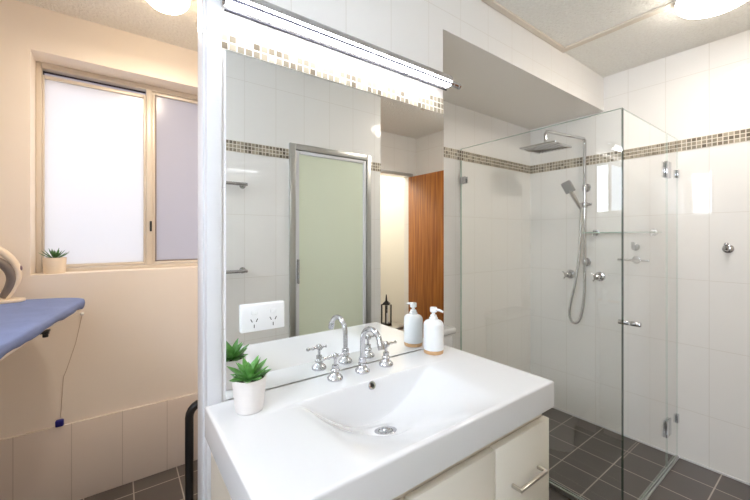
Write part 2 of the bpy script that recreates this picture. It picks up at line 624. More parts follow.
# timber door standing open against the tiled wall
d2 = struct_empty('door_2', (2.56, YD, 0))
m = MB()
m.box((2.545, YD + .017, .01), (2.583, YD + .78, 1.955), .002)
m.obj('door_leaf', M['timber'], d2)
m = MB()
m.cyl((2.545, YD + .74, 1.0), (2.495, YD + .74, 1.0), .011)
m.tube([(2.50, YD + .745, 1.0), (2.495, YD + .68, 1.0), (2.497, YD + .63, 1.0)], .009)
m.cyl((2.545, YD + .74, 1.0), (2.538, YD + .74, 1.0), .026)
m.obj('handle', M['chrome'], d2)

# laundry window
w1 = struct_empty('window_1', (WX0, WY + .13, WZ0))
FY = WY + .13
FX0, FX1, FZ0, FZ1 = WX0, WX1, WZ0, WZ1
m = MB()
m.box((FX0, FY, FZ0), (FX0 + .022, FY + .07, FZ1), .003)
m.box((FX1 - .022, FY, FZ0), (FX1, FY + .07, FZ1), .003)
m.box((FX0 + .022, FY, FZ1 - .03), (FX1 - .022, FY + .07, FZ1), .003)
m.box((FX0 + .022, FY, FZ0), (FX1 - .022, FY + .07, FZ0 + .02), .003)
m.box((.128, FY - .004, FZ0 + .02), (.158, FY + .02, FZ1 - .03), .003)
m.obj('window_frame', M['frame_cream'], w1)
m = MB()
m.box((FX0 + .022, FY + .044, FZ1 - .036), (.128, FY + .052, FZ1 - .03))
m.box((FX0 + .022, FY + .044, FZ1 - .085), (FX0 + .026, FY + .052, FZ1 - .03))
m.obj('seal', M['frame_dark'], w1, smooth=False)
m = MB()
m.box((FX0 + .022, FY + .01, FZ0 + .022), (FX0 + .031, FY + .035, FZ1 - .06), .002)
m.box((.116, FY + .01, FZ0 + .022), (.128, FY + .035, FZ1 - .06), .002)
m.box((FX0 + .031, FY + .01, FZ1 - .078), (.116, FY + .035, FZ1 - .06), .002)
m.box((FX0 + .031, FY + .01, FZ0 + .022), (.116, FY + .035, FZ0 + .038), .002)
s1 = m.obj('sash', M['frame_cream'], w1)
m = MB()
m.box((FX0 + .030, FY + .02, FZ0 + .036), (.118, FY + .026, FZ1 - .07))
m.obj('pane', M['pane'], s1, smooth=False)
m = MB()
m.box((FX0 + .022, FY + .054, FZ1 - .09), (.13, FY + .058, FZ1 - .03))
m.obj('pane', M['pane_obscure'], w1, smooth=False)
m = MB()
m.box((.158, FY + .006, FZ0 + .022), (.172, FY + .035, FZ1 - .032), .002)
m.box((FX1 - .042, FY + .006, FZ0 + .022), (FX1 - .024, FY + .035, FZ1 - .032), .002)
m.box((.172, FY + .006, FZ1 - .05), (FX1 - .042, FY + .035, FZ1 - .032), .002)
m.box((.172, FY + .006, FZ0 + .022), (FX1 - .042, FY + .035, FZ0 + .036), .002)
s2 = m.obj('sash', M['frame_cream'], w1)
m = MB()
m.box((.170, FY + .02, FZ0 + .034), (FX1 - .04, FY + .026, FZ1 - .048))
m.obj('pane', M['pane_obscure'], s2, smooth=False)
m = MB()
m.box((.172, FY + .012, FZ0 + .036), (.180, FY + .018, FZ1 - .05))
m.box((.172, FY + .012, FZ0 + .036), (FX1 - .042, FY + .018, FZ0 + .044))
m.obj('seal', M['seal_grey'], s2, smooth=False)
m = MB()
m.box((.145, FY - .012, 1.34), (.156, FY - .002, 1.40), .003)
m.obj('latch', M['black'], w1)

# ------------------------------------------------------------------ vanity cabinet and basin top
VX0, VX1, VY0, VY1, VZ = .18, 1.072, .535, .992, .87
BT = .079
cab = thing('vanity_cabinet', (.63, .77, 0), 'ivory bathroom vanity cabinet under the white basin top', 'cabinet')
m = MB()
CT = VZ - BT - .0005
m.box((VX0 + .014, VY0 + .034, .10), (VX0 + .032, VY1 - .005, CT))
m.box((VX1 - .028, VY0 + .034, .10), (VX1 - .01, VY1 - .005, CT))
m.box((.786, VY0 + .034, .10), (.802, VY1 - .02, .70))
m.box((VX0 + .032, VY1 - .02, .10), (VX1 - .028, VY1 - .005, CT))
m.box((VX0 + .032, VY0 + .034, .10), (VX1 - .028, VY1 - .02, .118))
m.box((VX0 + .032, VY0 + .034, .70), (VX1 - .028, VY0 + .05, CT))
m.obj('carcass', M['cab_in'], cab)
m = MB()
m.box((VX0 + .03, VY0 + .075, 0), (VX1 - .03, VY1 - .02, .10))
m.obj('kickboard', M['cab'], cab, smooth=False)


def bar_handle(x0, x1, z, y, parent):
    mm = MB()
    for xx in (x0, x1):
        mm.box((xx - .004, y - .03, z - .005), (xx + .004, y, z + .005), .0015)
    mm.box((x0 - .004, y - .031, z - .0045), (x1 + .004, y - .022, z + .0045), .002)
    return mm.obj('handle', M['brushed'], parent)


DY = VY0 + .014
for z0, z1, zh in ((.435, .752, .628), (.105, .431, .30)):
    m = MB()
    m.box((.797, DY, z0), (VX1 - .002, DY + .02, z1), .003)
    dr = m.obj('drawer', M['cab'], cab)
    bar_handle(.870, 1.000, zh, DY, dr)
for x0, x1, hx in ((VX0 + .014, .492, .44), (.496, .793, .55)):
    m = MB()
    m.box((x0, DY, .105), (x1, DY + .02, .752), .003)
    dr = m.obj('door', M['cab'], cab)
    mm = MB()
    mm.box((hx - .005, DY - .03, .52), (hx + .005, DY - .02, .66), .0025)
    for zz in (.53, .65):
        mm.box((hx - .004, DY - .024, zz - .004), (hx + .004, DY, zz + .004), .0015)
    mm.obj('handle', M['brushed'], dr)

bas = thing('vanity_basin', (.626, .77, VZ - BT), 'white moulded vanity basin top with a wavy sunken bowl', 'basin')


def sstep(t):
    t = max(0, min(1, t))
    return t * t * t * (t * (6 * t - 15) + 10)


BCX = .618


def hollow(x, y):
    q = 1 - ((x - BCX) / .225) ** 2
    px = .5 * (q + math.sqrt(q * q + .03))
    if q < 0:
        px *= max(0, 1 + q * .55)
    yb = sstep((.870 - y) / .022)
    t = max(0, min(1, (y - .547) / .308))
    yf = 1 - (1 - t) ** 1.35
    return .121 * min(px, 1.0) * yb * yf


DX, DYY = .592, .757
SGX = .6 * (hollow(DX + .01, DYY) - hollow(DX - .01, DYY)) / .02
SGY = .6 * (hollow(DX, DYY + .01) - hollow(DX, DYY - .01)) / .02


def bowl(x, y):
    # a gently tilted flat seat around the waste
    k = sstep((.085 - math.hypot(x - DX, y - DYY)) / .06)
    return hollow(x, y) * (1 - k) + (hollow(DX, DYY) + SGX * (x - DX) + SGY * (y - DYY)) * k


def axis(a, b, fine):
    pts = []
    for (p, q, n) in fine:
        pts += [p + (q - p) * k / n for k in range(n)]
    return pts + [fine[-1][1]]


E = [(0, -BT), (0, -.007), (.0006, -.004), (.002, -.0017), (.0045, -.0005), (.008, 0)]
xs = [(VX0 + a, b) for a, b in E] + [(x, 0) for x in axis(0, 0, [(VX0 + .012, .32, 10), (.32, .92, 90), (.92, VX1 - .012, 10)])] + [(VX1 - a, b) for a, b in reversed(E)]
ys = [(VY0 + a, b) for a, b in E] + [(y, 0) for y in axis(0, 0, [(VY0 + .012, .84, 64), (.84, .876, 30), (.876, VY1 - .012, 8)])] + [(VY1 - a, b) for a, b in reversed(E)]
m = MB()
G = [[m.bm.verts.new((x, y, VZ + min(bx, by) - (bowl(x, y) if bx == 0 and by == 0 else 0))) for (y, by) in ys] for (x, bx) in xs]
for i in range(len(xs) - 1):
    for j in range(len(ys) - 1):
        m.bm.faces.new((G[i][j], G[i + 1][j], G[i + 1][j + 1], G[i][j + 1]))
nx, ny = len(xs), len(ys)
H = [[G[i][j] if i in (0, nx - 1) or j in (0, ny - 1) else m.bm.verts.new((xs[i][0], ys[j][0], min(VZ - BT, VZ - bowl(xs[i][0], ys[j][0]) - .012))) for j in range(ny)] for i in range(nx)]
for i in range(nx - 1):
    for j in range(ny - 1):
        m.bm.faces.new((H[i][j], H[i][j + 1], H[i + 1][j + 1], H[i + 1][j]))
m.obj('basin_top', M['ceramic'], bas, angle=60)
dz = VZ - bowl(DX, DYY)
dn = Vector((SGX, SGY, 1)).normalized()
m = MB()
m.lathe([(.031, -.004), (.031, .001), (.0295, .0025), (.023, .0025), (.021, .001), (.021, -.004)], (DX, DYY, dz), axis=dn, close=True)
dr = m.obj('drain', M['chrome'], bas)
m = MB()
m.lathe([(.0205, -.003), (.0205, .0012), (.019, .0016), (.0185, -.002)], (DX, DYY, dz), axis=dn)
m.obj('drain_gap', M['black'], dr)
m = MB()
m.lathe([(.003, -.006), (.003, .004), (.0145, .0045), (.0155, .006), (.0145, .0085), (.009, .0105), (.001, .011)], (DX, DYY, dz), axis=dn)
m.obj('plug', M['chrome'], dr)
oy = .8642
oz = VZ - bowl(.622, oy)
m = MB()
m.lathe([(.0075, .004), (.0115, .0045), (.0125, .0015), (.0125, -.01), (.0075, -.01)], (.622, oy, oz), axis=(0, -.9, .42), n=28, close=True)
ov = m.obj('overflow_ring', M['chrome'], bas)
m = MB()
m.lathe([(.0078, -.01), (.0078, .002), (.0005, .002)], (.622, oy, oz), axis=(0, -.9, .42), n=24)
m.obj('overflow_hole', M['black'], ov)

# tapware
BELL = [(.0235, 0), (.0245, .003), (.0235, .008), (.018, .0135), (.0125, .019), (.0115, .024), (.0145, .0255), (.0145, .029), (.0115, .031)]
sp = thing('basin_spout', (.64, .94, VZ), 'chrome gooseneck basin spout between the two basin taps', 'tap')
m = MB()
m.lathe(BELL + [(.0125, .034), (.0125, .046), (.010, .048)], sp.location)
m.obj('base', M['chrome'], sp)
m = MB()
R = .0495
pts = [(.64, .94, VZ + .045), (.64, .94, VZ + .075)] + [(.64, .94 - R + R * math.cos(a), VZ + .099 + R * math.sin(a)) for a in [PI * .88 * k / 16 for k in range(0, 17)]]
m.tube(pts, .0086, 18)
m.obj('neck', M['chrome'], sp)
m = MB()
e0 = Vector(pts[-1])
ed = Vector((0, -math.cos(PI * .38), -math.sin(PI * .38)))
m.cyl(e0 - ed * .004, e0 + ed * .022, .0108, 20, bev=.002)
m.obj('nozzle', M['chrome'], sp)


def basin_tap(x, label, turn):
    t = thing('basin_tap', (x, .94, VZ), label, 'tap', 'pair of basin taps')
    mm = MB()
    mm.lathe(BELL + [(.0105, .034), (.0105, .044), (.007, .046)], t.location)
    mm.obj('base', M['chrome'], t)
    mm = MB()
    mm.cyl((x, .94, VZ + .044), (x, .94, VZ + .072), .0048, 14)
    mm.lathe([(.001, .082), (.0065, .08), (.009, .074), (.009, .066), (.006, .063)], (x, .94, VZ))
    mm.obj('stem', M['chrome'], t)
    mm = MB()
    for k in range(4):
        a = turn + k * PI / 2
        d = Vector((math.cos(a), math.sin(a), 0))
        L = (.046, .014, .028, .014)[k]
        mm.lathe([(.004, .006), (.0036, L * .35), (.0058, L * .45), (.0058, L * .52), (.0036, L * .6), (.0042, L * .75), (.0062, L * .86), (.0062, L * .93), (.003, L)], (x, .94, VZ + .071), axis=d, n=14)
    mm.obj('cross_handle', M['chrome'], t)
    return t


basin_tap(.538, 'chrome basin tap with cross handle nearer the potted plant', math.radians(180))
basin_tap(.737, 'chrome basin tap with cross handle nearer the soap dispenser', 0)

# mirror
mr = thing('wall_mirror', (.65, .996, VZ + .001), 'large frameless mirror on the wall above the basin', 'mirror')
m = MB()
m.box((.233, .9935, VZ + .001), (1.082, .9995, BZ0))
m.obj('mirror_glass', M['mirror'], mr, smooth=False, mats=[M['glass_edge'], M['white_paint']], pick=lambda p: 0 if p.normal.y < -.5 else (2 if abs(p.normal.x) > .5 else 1))

# light bar
LY, LZ, LX0, LX1 = .93, 1.912, .215, 1.035
lb = thing('mirror_light', (.63, LY, LZ), 'long chrome tube light above the mirror', 'wall light')


def half_tube(mm, x0, x1, r, a0, a1, th, n=20):
    out = []
    for rr, seq in ((r, range(n + 1)), (r - th, range(n, -1, -1))):
        out += [(rr * math.cos(a0 + (a1 - a0) * k / n), rr * math.sin(a0 + (a1 - a0) * k / n)) for k in seq]
    mm.rings([[(x, LY + c, LZ + s_) for c, s_ in out] for x in (x0, x1)])


m = MB()
half_tube(m, LX0, LX1, .026, math.radians(-15), math.radians(188), .002, 28)
m.obj('reflector_cover', M['chrome'], lb)
m = MB()
m.cyl((LX0 + .002, LY + .006, LZ - .004), (LX1 - .002, LY + .006, LZ - .004), .0125, 24)
m.obj('tube_lamp', M['lamp_bar'], lb)
m = MB()
m.box((LX0, LY + .004, LZ - .0305), (LX1, LY + .009, LZ - .0265))
m.obj('lower_lip', M['dark_metal'], lb, smooth=False)
m = MB()
half_tube(m, LX0, LX1, .0265, math.radians(203), math.radians(219), .003, 6)
m.obj('side_rib', M['rib'], lb, smooth=False)
for x in (.36, .88):
    m = MB()
    m.box((x - .012, LY + .02, LZ - .002), (x + .012, YM, LZ + .014), .002)
    m.obj('wall_bracket', M['chrome'], lb)
for xa, xb in ((LX1, 1.105), (LX0, .224 - .04)):
    s_ = 1 if xb > xa else -1
    if s_ < 0:
        xb = LX0 - .02
    m = MB()
    m.cyl((xa, LY, LZ), (xa + s_ * .006, LY, LZ), .0245, 24, bev=.002)
    L = abs(xb - xa)
    m.lathe([(.011, .004), (.0115, L * .30), (.009, L * .34), (.009, L * .42), (.0115, L * .46), (.0115, L * .72), (.009, L * .76), (.009, L * .82), (.0115, L * .86), (.0115, L * .97), (.009, L)], (xa, LY, LZ), axis=(s_, 0, 0), n=24)
    m.obj('end_cap', M['chrome'], lb)

# power outlet on the mirror
po = thing('power_outlet', (.331, .993, 1.082), 'white double power outlet set into the mirror', 'power outlet')
m = MB()
m.box((.269, .982, 1.044), (.393, .9935, 1.121), .004, 3)
m.obj('face_plate', M['white_plastic'], po)
for cx in (.304, .358):
    m = MB()
    m.box((cx - .009, .9785, 1.092), (cx + .009, .983, 1.104), .002, rot=Matrix.Rotation(math.radians(7), 3, 'X'))
    m.obj('rocker_switch', M['white_plastic'], po)
    for sx, sz, an in ((-.0075, 1.076, -28), (.0075, 1.076, 28), (0, 1.060, 0)):
        m = MB()
        m.box((cx + sx - .0011, .9812, sz - .0048), (cx + sx + .0011, .9832, sz + .0048), rot=Matrix.Rotation(math.radians(an), 3, 'Y'))
        m.obj('socket_slot', M['slot'], po, smooth=False)

# soap dispenser
sd = thing('soap_dispenser', (.964, .937, VZ), 'white pump soap dispenser with a bamboo base on the basin edge', 'soap dispenser')
c = sd.location
m = MB()
m.lathe([(.034, 0), (.036, .001), (.0365, .003), (.0365, .012), (.035, .0135)], c)
m.obj('base_ring', M['wood_base'], sd)
m = MB()
m.lathe([(.034, .0135), (.0375, .015), (.038, .02), (.038, .104), (.0365, .113), (.031, .120), (.021, .124), (.017, .125)], c)
m.obj('bottle', M['dispenser'], sd)
m = MB()
m.lathe([(.0165, .124), (.0168, .131), (.0155, .134), (.0125, .135), (.0125, .141), (.0115, .143), (.0065, .143), (.0065, .152), (.0115, .153), (.0135, .155), (.0135, .169), (.0125, .1715), (.001, .172)], c, n=28)
pm = m.obj('pump', M['white_plastic'], sd)
m = MB()
m.tube([(c.x, c.y, c.z + .164), (c.x + .003, c.y - .028, c.z + .164), (c.x + .005, c.y - .043, c.z + .160)], [.0055, .0048, .004], 12)
m.obj('nozzle', M['white_plastic'], pm)


# potted succulents
def blade(mm, base, phi, elev, L, W, curl, thick=.28, n=9):
    d = Vector((math.cos(phi), math.sin(phi), 0))
    side = Vector((-math.sin(phi), math.cos(phi), 0))
    rings = []
    p = Vector(base)
    e = elev
    for k in range(n + 1):
        t = k / n
        w = W * (.34 + 1.1 * t) if t < .5 else W * (.89 * (1 - ((t - .5) / .5) ** 1.8))
        w = max(w, .0006)
        fw = d * math.cos(e) + Vector((0, 0, 1)) * math.sin(e)
        up = -d * math.sin(e) + Vector((0, 0, 1)) * math.cos(e)
        th = w * thick
        rings.append([p + side * w + up * w * .35, p + up * (th * .1), p - side * w + up * w * .35, p - side * w * .5 - up * th * .6, p - up * th, p + side * w * .5 - up * th * .6])
        p = p + fw * (L / n)
        e += curl / n
    mm.rings(rings)


def potted(name, loc, label, r0, r1, h, potm, leafm, leaves, seed):
    random.seed(seed)
    t = thing(name, loc, label, 'potted plant')
    mm = MB()
    mm.lathe([(r0 * .9, 0), (r0 * .97, .002), (r0, .006), (r0 + (r1 - r0) * .5, h * .5), (r1, h - .002), (r1 * .985, h), (r1 * .93, h), (r1 * .915, h - .003), (r1 * .9, h * .8), (r1 * .2, h * .78)], loc, n=48)
    mm.obj('pot', potm, t)
    mm = MB()
    mm.lathe([(r1 * .905, h * .82), (r1 * .9, h * .9), (r1 * .5, h * .93), (.001, h * .94)], loc, n=32)
    mm.obj('soil', M['soil'], t)
    mm = MB()
    for cnt, el, L, W, cu, rr in leaves:
        ph = random.random() * 6
        for k in range(cnt):
            a = ph + 2 * PI * k / cnt + random.uniform(-.2, .2)
            blade(mm, (loc[0] + math.cos(a) * rr, loc[1] + math.sin(a) * rr, loc[2] + h * .93), a, el + random.uniform(-.12, .12), L * random.uniform(.88, 1.12), W, cu)
    mm.obj('foliage', leafm, t, angle=70)
    return t


potted('potted_succulent', (.268, .905, VZ), 'green succulent in a speckled white pot on the basin top', .034, .042, .084, M['pot'], M['leaf'],
       [(7, .18, .050, .0125, .25, .008), (7, .62, .054, .0122, .1, .006), (5, 1.05, .054, .011, 0, .003)], 3)
potted('potted_aloe', (-.257, 2.352, WZ0), 'small spiky green plant in a cream pot on the window sill', .041, .045, .078, M['pot_cream'], M['leaf_dark'],
       [(9, .45, .062, .0058, .35, .006), (7, .85, .055, .0055, .3, .004), (4, 1.25, .045, .005, .1, .002)], 5)

# ------------------------------------------------------------------ toilet between the vanity and the shower glass
tx = 1.40
to = thing('toilet', (tx, 1.2, 0), 'white toilet tucked behind the vanity beside the shower glass', 'toilet')


def oval(cx, cy, rx, ry, z, n=40, back=None):
    out = []
    for k in range(n):
        a = 2 * PI * k / n
        x, y = cx + rx * math.cos(a), cy + ry * math.sin(a)
        if back is not None:
            y = min(y, back)
        out.append((x, y, z))
    return out


m = MB()
m.rings([oval(tx, 1.22, .115, .22, 0), oval(tx, 1.22, .112, .215, .04), oval(tx, 1.20, .105, .20, .14), oval(tx, 1.17, .13, .225, .24), oval(tx, 1.145, .168, .262, .34), oval(tx, 1.14, .178, .272, .39), oval(tx, 1.14, .176, .270, .40)])
m.obj('bowl', M['ceramic'], to)
m = MB()
m.rings([oval(tx, 1.135, .176, .268, .401), oval(tx, 1.135, .184, .277, .406), oval(tx, 1.135, .184, .277, .42), oval(tx, 1.135, .178, .270, .424)])
m.obj('seat', M['white_plastic'], to)
m = MB()
m.rings([oval(tx, 1.135, .178, .270, .425), oval(tx, 1.135, .183, .276, .43), oval(tx, 1.135, .180, .272, .442), oval(tx, 1.135, .16, .25, .448)])
m.obj('lid', M['white_plastic'], to)
m = MB()
m.box((tx - .185, 1.36, .40), (tx + .175, 1.52, .745), .03, 4)
m.obj('cistern', M['ceramic'], to)
m = MB()
m.box((tx - .195, 1.35, .746), (tx + .185, 1.523, .782), .014, 4)
cl = m.obj('cistern_lid', M['ceramic'], to)
m = MB()
m.cyl((tx, 1.44, .78), (tx, 1.44, .788), .024, 24, bev=.002)
m.obj('flush_button', M['chrome'], cl)

# ------------------------------------------------------------------ shower screen
GX, GY, GT, GZ = 1.83, .61, .005, 1.889
DT = .004
ss = thing('shower_screen', (GX, GY, 0), 'frameless clear glass shower screen with a hinged glass door', 'shower screen')


def glass_panel(name, lo, hi, parent, thin, dark=None):
    mm = MB()
    mm.box(lo, hi)
    return mm.obj(name, M['glass'], parent, smooth=False, mats=[M['glass_edge'], M['glass_edge_pale']],
                  pick=lambda p: 0 if abs(p.normal[thin]) > .5 else (1 if dark and p.normal.dot(Vector(dark)) > .5 else 2))


glass_panel('fixed_panel', (GX - .008, GY - .004, .016), (GX + .007, YB - .002, GZ), ss, 0, (0, -1, 0))
SX = 2.478
door = glass_panel('glass_door', (GX + .0085, GY - DT, .020), (SX - .0015, GY + DT, GZ), ss, 1, (-1, 0, 0))
glass_panel('return_panel', (SX + .0015, GY - DT, .016), (XR - .003, GY + DT, GZ), ss, 1)
m = MB()
m.cyl((1.922, GY - GT, .905), (1.922, GY - .045, .905), .0105, 20, bev=.002)
m.cyl((1.922, GY + GT, .905), (1.922, GY + .045, .905), .0105, 20, bev=.002)
m.obj('door_knob', M['chrome'], door)
for z in (.24, 1.683):
    m = MB()
    for s_ in (-1, 1):
        y0, y1 = sorted((GY + s_ * GT, GY + s_ * (GT + .008)))
        m.box((SX - .038, y0, z - .045), (SX - .003, y1, z + .045), .0015)
        m.box((SX + .003, y0, z - .045), (SX + .038, y1, z + .045), .0015)
    m.cyl((SX, GY - .008, z - .03), (SX, GY - .008, z + .03), .005, 14)
    m.obj('hinge', M['chrome'], door)
for z in (.235, 1.68):
    m = MB()
    m.box((XR - .034, GY - GT - .006, z - .024), (XR - .003, GY - GT, z + .024), .0015)
    m.box((XR - .034, GY + GT, z - .024), (XR - .003, GY + GT + .006, z + .024), .0015)
    m.obj('wall_clamp', M['chrome'], ss)
for z in (.25, 1.68):
    m = MB()
    m.box((GX - .015, YB - .045, z - .022), (GX - .008, YB - .003, z + .022), .0015)
    m.box((GX + .007, YB - .045, z - .022), (GX + .014, YB - .003, z + .022), .0015)
    m.obj('wall_clamp', M['chrome'], ss)
m = MB()
m.box((GX - .014, GY - .012, .0005), (GX - .009, YB - .007, .024), .001)
m.box((GX + .008, GY - .012, .0005), (GX + .012, YB - .007, .024), .001)
m.box((GX - .006, GY - .012, .0005), (GX + .006, YB - .007, .014))
m.obj('floor_channel', M['alu'], ss)
m = MB()
m.box((GX + .012, GY - .013, .0005), (XR - .007, GY + .015, .006), .001)
m.box((GX + .012, GY - .005, .006), (XR - .007, GY + .005, .013), .001)
m.obj('door_threshold', M['alu'], ss)

# shower set on the tiled wall
SYC, SXC = 1.108, 2.648
sh = thing('shower_set', (XR, SYC, 1.1), 'chrome rain shower column with square head and hand shower', 'shower')
m = MB()
hx, hy, hz = 2.275, 1.193, 1.897
arm = [(SXC, SYC, 1.13), (SXC, SYC, 1.95), (SXC, SYC, 1.985), (SXC - .012, SYC + .003, 2.0), (SXC - .05, SYC + .012, 2.0), (hx + .04, hy - .010, 2.006), (hx + .012, hy - .003, 2.004), (hx, hy, 1.988), (hx, hy, 1.92)]
m.tube(arm, .0105, 16)
m.obj('riser_pipe', M['chrome'], sh)
m = MB()
rz = Matrix.Rotation(math.radians(2), 3, 'Z')
m.box((hx - .118, hy - .118, hz - .006), (hx + .118, hy + .118, hz + .006), .004, rot=rz)
m.lathe([(.018, .005), (.017, .016), (.011, .022), (.011, .034)], (hx, hy, hz), n=24)
hd = m.obj('rain_head', M['chrome'], sh)
m = MB()
for i in range(9):
    for j in range(9):
        m.box((hx - .09 + i * .0225 - .003, hy - .09 + j * .0225 - .003, hz - .0085), (hx - .09 + i * .0225 + .003, hy - .09 + j * .0225 + .003, hz - .0055))
m.obj('nozzles', M['dark_metal'], hd, smooth=False)
for z in (1.654, 1.13):
    m = MB()
    m.cyl((XR, SYC, z), (XR - .008, SYC, z), .030, 28, bev=.002)
    m.cyl((XR - .006, SYC, z), (SXC, SYC, z), .010, 18)
    m.cyl((SXC, SYC, z - .018), (SXC, SYC, z + .018), .016, 20, bev=.003)
    m.obj('wall_mount', M['chrome'], sh)
m = MB()
m.cyl((SXC, SYC, 1.512), (SXC, SYC, 1.552), .018, 20, bev=.003)
m.cyl((SXC, SYC - .045, 1.535), (SXC, SYC + .05, 1.53), .0095, 16, bev=.002)
m.cyl((SXC - .012, SYC + .012, 1.535), (SXC - .055, SYC + .018, 1.528), .014, 18, bev=.002)
m.obj('slider', M['chrome'], sh)
m = MB()
a, b = Vector((SXC - .045, SYC + .008, 1.505)), Vector((SXC - .125, SYC + .062, 1.665))
dv = (b - a).normalized()
m.tube([a, a.lerp(b, .12), a.lerp(b, .5), a.lerp(b, .8)], [.0095, .012, .014, .013], 16)
zz_ = dv
xx_ = Vector((-1, -.25, -.35))
xx_ = (xx_ - zz_ * xx_.dot(zz_)).normalized()
yy_ = zz_.cross(xx_)
rot = Matrix((xx_, yy_, zz_)).transposed()
ctr = b - dv * .012
m.box(ctr + Vector((-.012, -.033, -.042)), ctr + Vector((.010, .033, .042)), .006, 3, rot=rot, about=ctr)
hs = m.obj('hand_shower', M['chrome'], sh)
m = MB()
m.box(ctr + Vector((.009, -.028, -.037)), ctr + Vector((.0125, .028, .037)), .002, 2, rot=rot, about=ctr)
m.obj('spray_face', M['spray'], hs)
m = MB()
hp = [a + dv * .01, a - dv * .012, (SXC - .045, SYC + .006, 1.44), (SXC - .045, SYC + .012, 1.22), (SXC - .042, SYC + .04, 1.0), (SXC - .036, SYC + .078, .84), (SXC - .03, SYC + .092, .755), (SXC - .024, SYC + .082, .70), (SXC - .018, SYC + .055, .688), (SXC - .012, SYC + .028, .712),
      (SXC - .006, SYC + .010, .79), (SXC - .002, SYC + .001, .90), (SXC, SYC, 1.0), (SXC, SYC, 1.06), (SXC, SYC, 1.13)]
m.tube(hp, .0088, 12, smooth=2)
m.obj('hose', M['hose'], sh)


def shower_tap(y, label):
    t = thing('shower_tap', (XR, y, 1.034), label, 'tap', 'pair of shower wall taps')
    mm = MB()
    mm.lathe([(.033, 0), (.033, .004), (.030, .009), (.018, .013), (.015, .02), (.0135, .05), (.016, .052), (.016, .066), (.010, .072)], t.location, axis=(-1, 0, 0), n=30)
    mm.obj('flange', M['chrome'], t)
    mm = MB()
    for k in range(4):
        a_ = math.radians(35) + k * PI / 2
        d = Vector((0, math.cos(a_), math.sin(a_)))
        q = Vector((XR - .06, y, 1.034))
        mm.tube([q, q + d * .028, q + d * .036], [.0052, .0044, .0056], 12)
    mm.obj('cross_handle', M['chrome'], t)
    return t


shower_tap(1.218, 'chrome shower tap on the far side of the hanging hose')
shower_tap(1.023, 'chrome shower tap under the end of the glass shelf')

gs = thing('glass_shelf', (XR, .89, 1.335), 'narrow clear glass shelf on chrome brackets inside the shower', 'shelf')
glass_panel('shelf_plate', (XR - .125, .68, 1.332), (XR - .004, 1.085, 1.340), gs, 2)
for y in (1.046, .722):
    m = MB()
    m.cyl((XR, y, 1.336), (XR - .008, y, 1.336), .022, 24, bev=.002)
    m.cyl((XR - .006, y, 1.322), (XR - .05, y, 1.322), .008, 16, bev=.002)
    m.cyl((XR - .006, y, 1.350), (XR - .04, y, 1.350), .007, 16, bev=.002)
    m.obj('bracket', M['chrome'], gs)

sr = thing('soap_rail', (XR, .8126, 1.16), 'short chrome rail below the glass shelf seen through the door', 'rail')
m = MB()
m.cyl((XR, .8126, 1.16), (XR - .008, .8126, 1.16), .024, 24, bev=.002)
m.cyl((XR - .006, .8126, 1.16), (XR - .05, .8126, 1.16), .008, 16)
m.obj('wall_mount', M['chrome'], sr)
m = MB()
m.cyl((XR - .05, .73, 1.16), (XR - .05, .90, 1.16), .007, 16, bev=.002)
m.obj('bar', M['chrome'], sr)

rh = thing('robe_hook', (XR, .394, 1.243), 'chrome robe hook on the white tiled wall', 'hook')
m = MB()
m.lathe([(.024, 0), (.024, .005), (.021, .009), (.010, .012)], rh.location, axis=(-1, 0, 0), n=28)
m.obj('rosette', M['chrome'], rh)
m = MB()
m.tube([(XR - .008, .394, 1.24), (XR - .03, .394, 1.236), (XR - .044, .394, 1.243), (XR - .048, .394, 1.262)], [.009, .0085, .008, .008], 16, smooth=2)
m.ball((XR - .048, .394, 1.267), .0105)
m.obj('peg', M['chrome'], rh)

# ------------------------------------------------------------------ lamps on the ceilings


def oyster(name, c, r, drop, mat, label):
    t = thing(name, (c[0], c[1], CZ), label, 'ceiling light')
    mm = MB()
    mm.lathe([(r * .98, -.034), (r * 1.01, -.032), (r * 1.01, -.004), (r * .98, 0)], (c[0], c[1], CZ), n=56)
    mm.obj('base_plate', M['white_paint'], t)
    mm = MB()
    pr = [(r * math.cos(a), -.036 - (drop - .036) * math.sin(a)) for a in [PI / 2 * k / 10 for k in range(11)]]
    mm.lathe([(r * .95, -.035)] + pr, (c[0], c[1], CZ), n=56)
    mm.obj('diffuser', mat, t)
    return t


oyster('ceiling_light', (2.10, .34), .142, .10, M['lamp_bath'], 'round white ceiling light over the bathroom beside the shower')
oyster('ceiling_light', (.167, 1.765), .092, .102, M['lamp_laundry'], 'small glowing ceiling light in the laundry')

# ------------------------------------------------------------------ laundry: ironing board, iron, cord, black frame
ib = thing('ironing_board', (-.4, 1.7, 0), 'ironing board with a blue cover beneath the laundry window', 'ironing board')
edge = [(-.30, 1.12), (-.272, 1.2), (-.252, 1.29), (-.226, 1.45), (-.195, 1.65), (-.163, 1.85), (-.137, 2.0), (-.125, 2.06), (-.126, 2.10), (-.150, 2.145), (-.20, 2.185), (-.27, 2.208), (-.34, 2.228), (-.42, 2.238), (-.50, 2.235),
        (-.56, 2.21), (-.59, 2.15), (-.60, 2.0), (-.615, 1.6), (-.61, 1.3), (-.58, 1.18), (-.52, 1.12), (-.42, 1.09)]
ez = 1.024


def smooth_poly(p, k):
    for _ in range(k):
        q = []
        for i in range(len(p)):
            a_, b_ = p[i], p[(i + 1) % len(p)]
            q += [(a_[0] * .75 + b_[0] * .25, a_[1] * .75 + b_[1] * .25), (a_[0] * .25 + b_[0] * .75, a_[1] * .25 + b_[1] * .75)]
        p = q
    return p


P = smooth_poly(edge, 2)
random.seed(11)
cx0, cy0 = -.4, 1.68


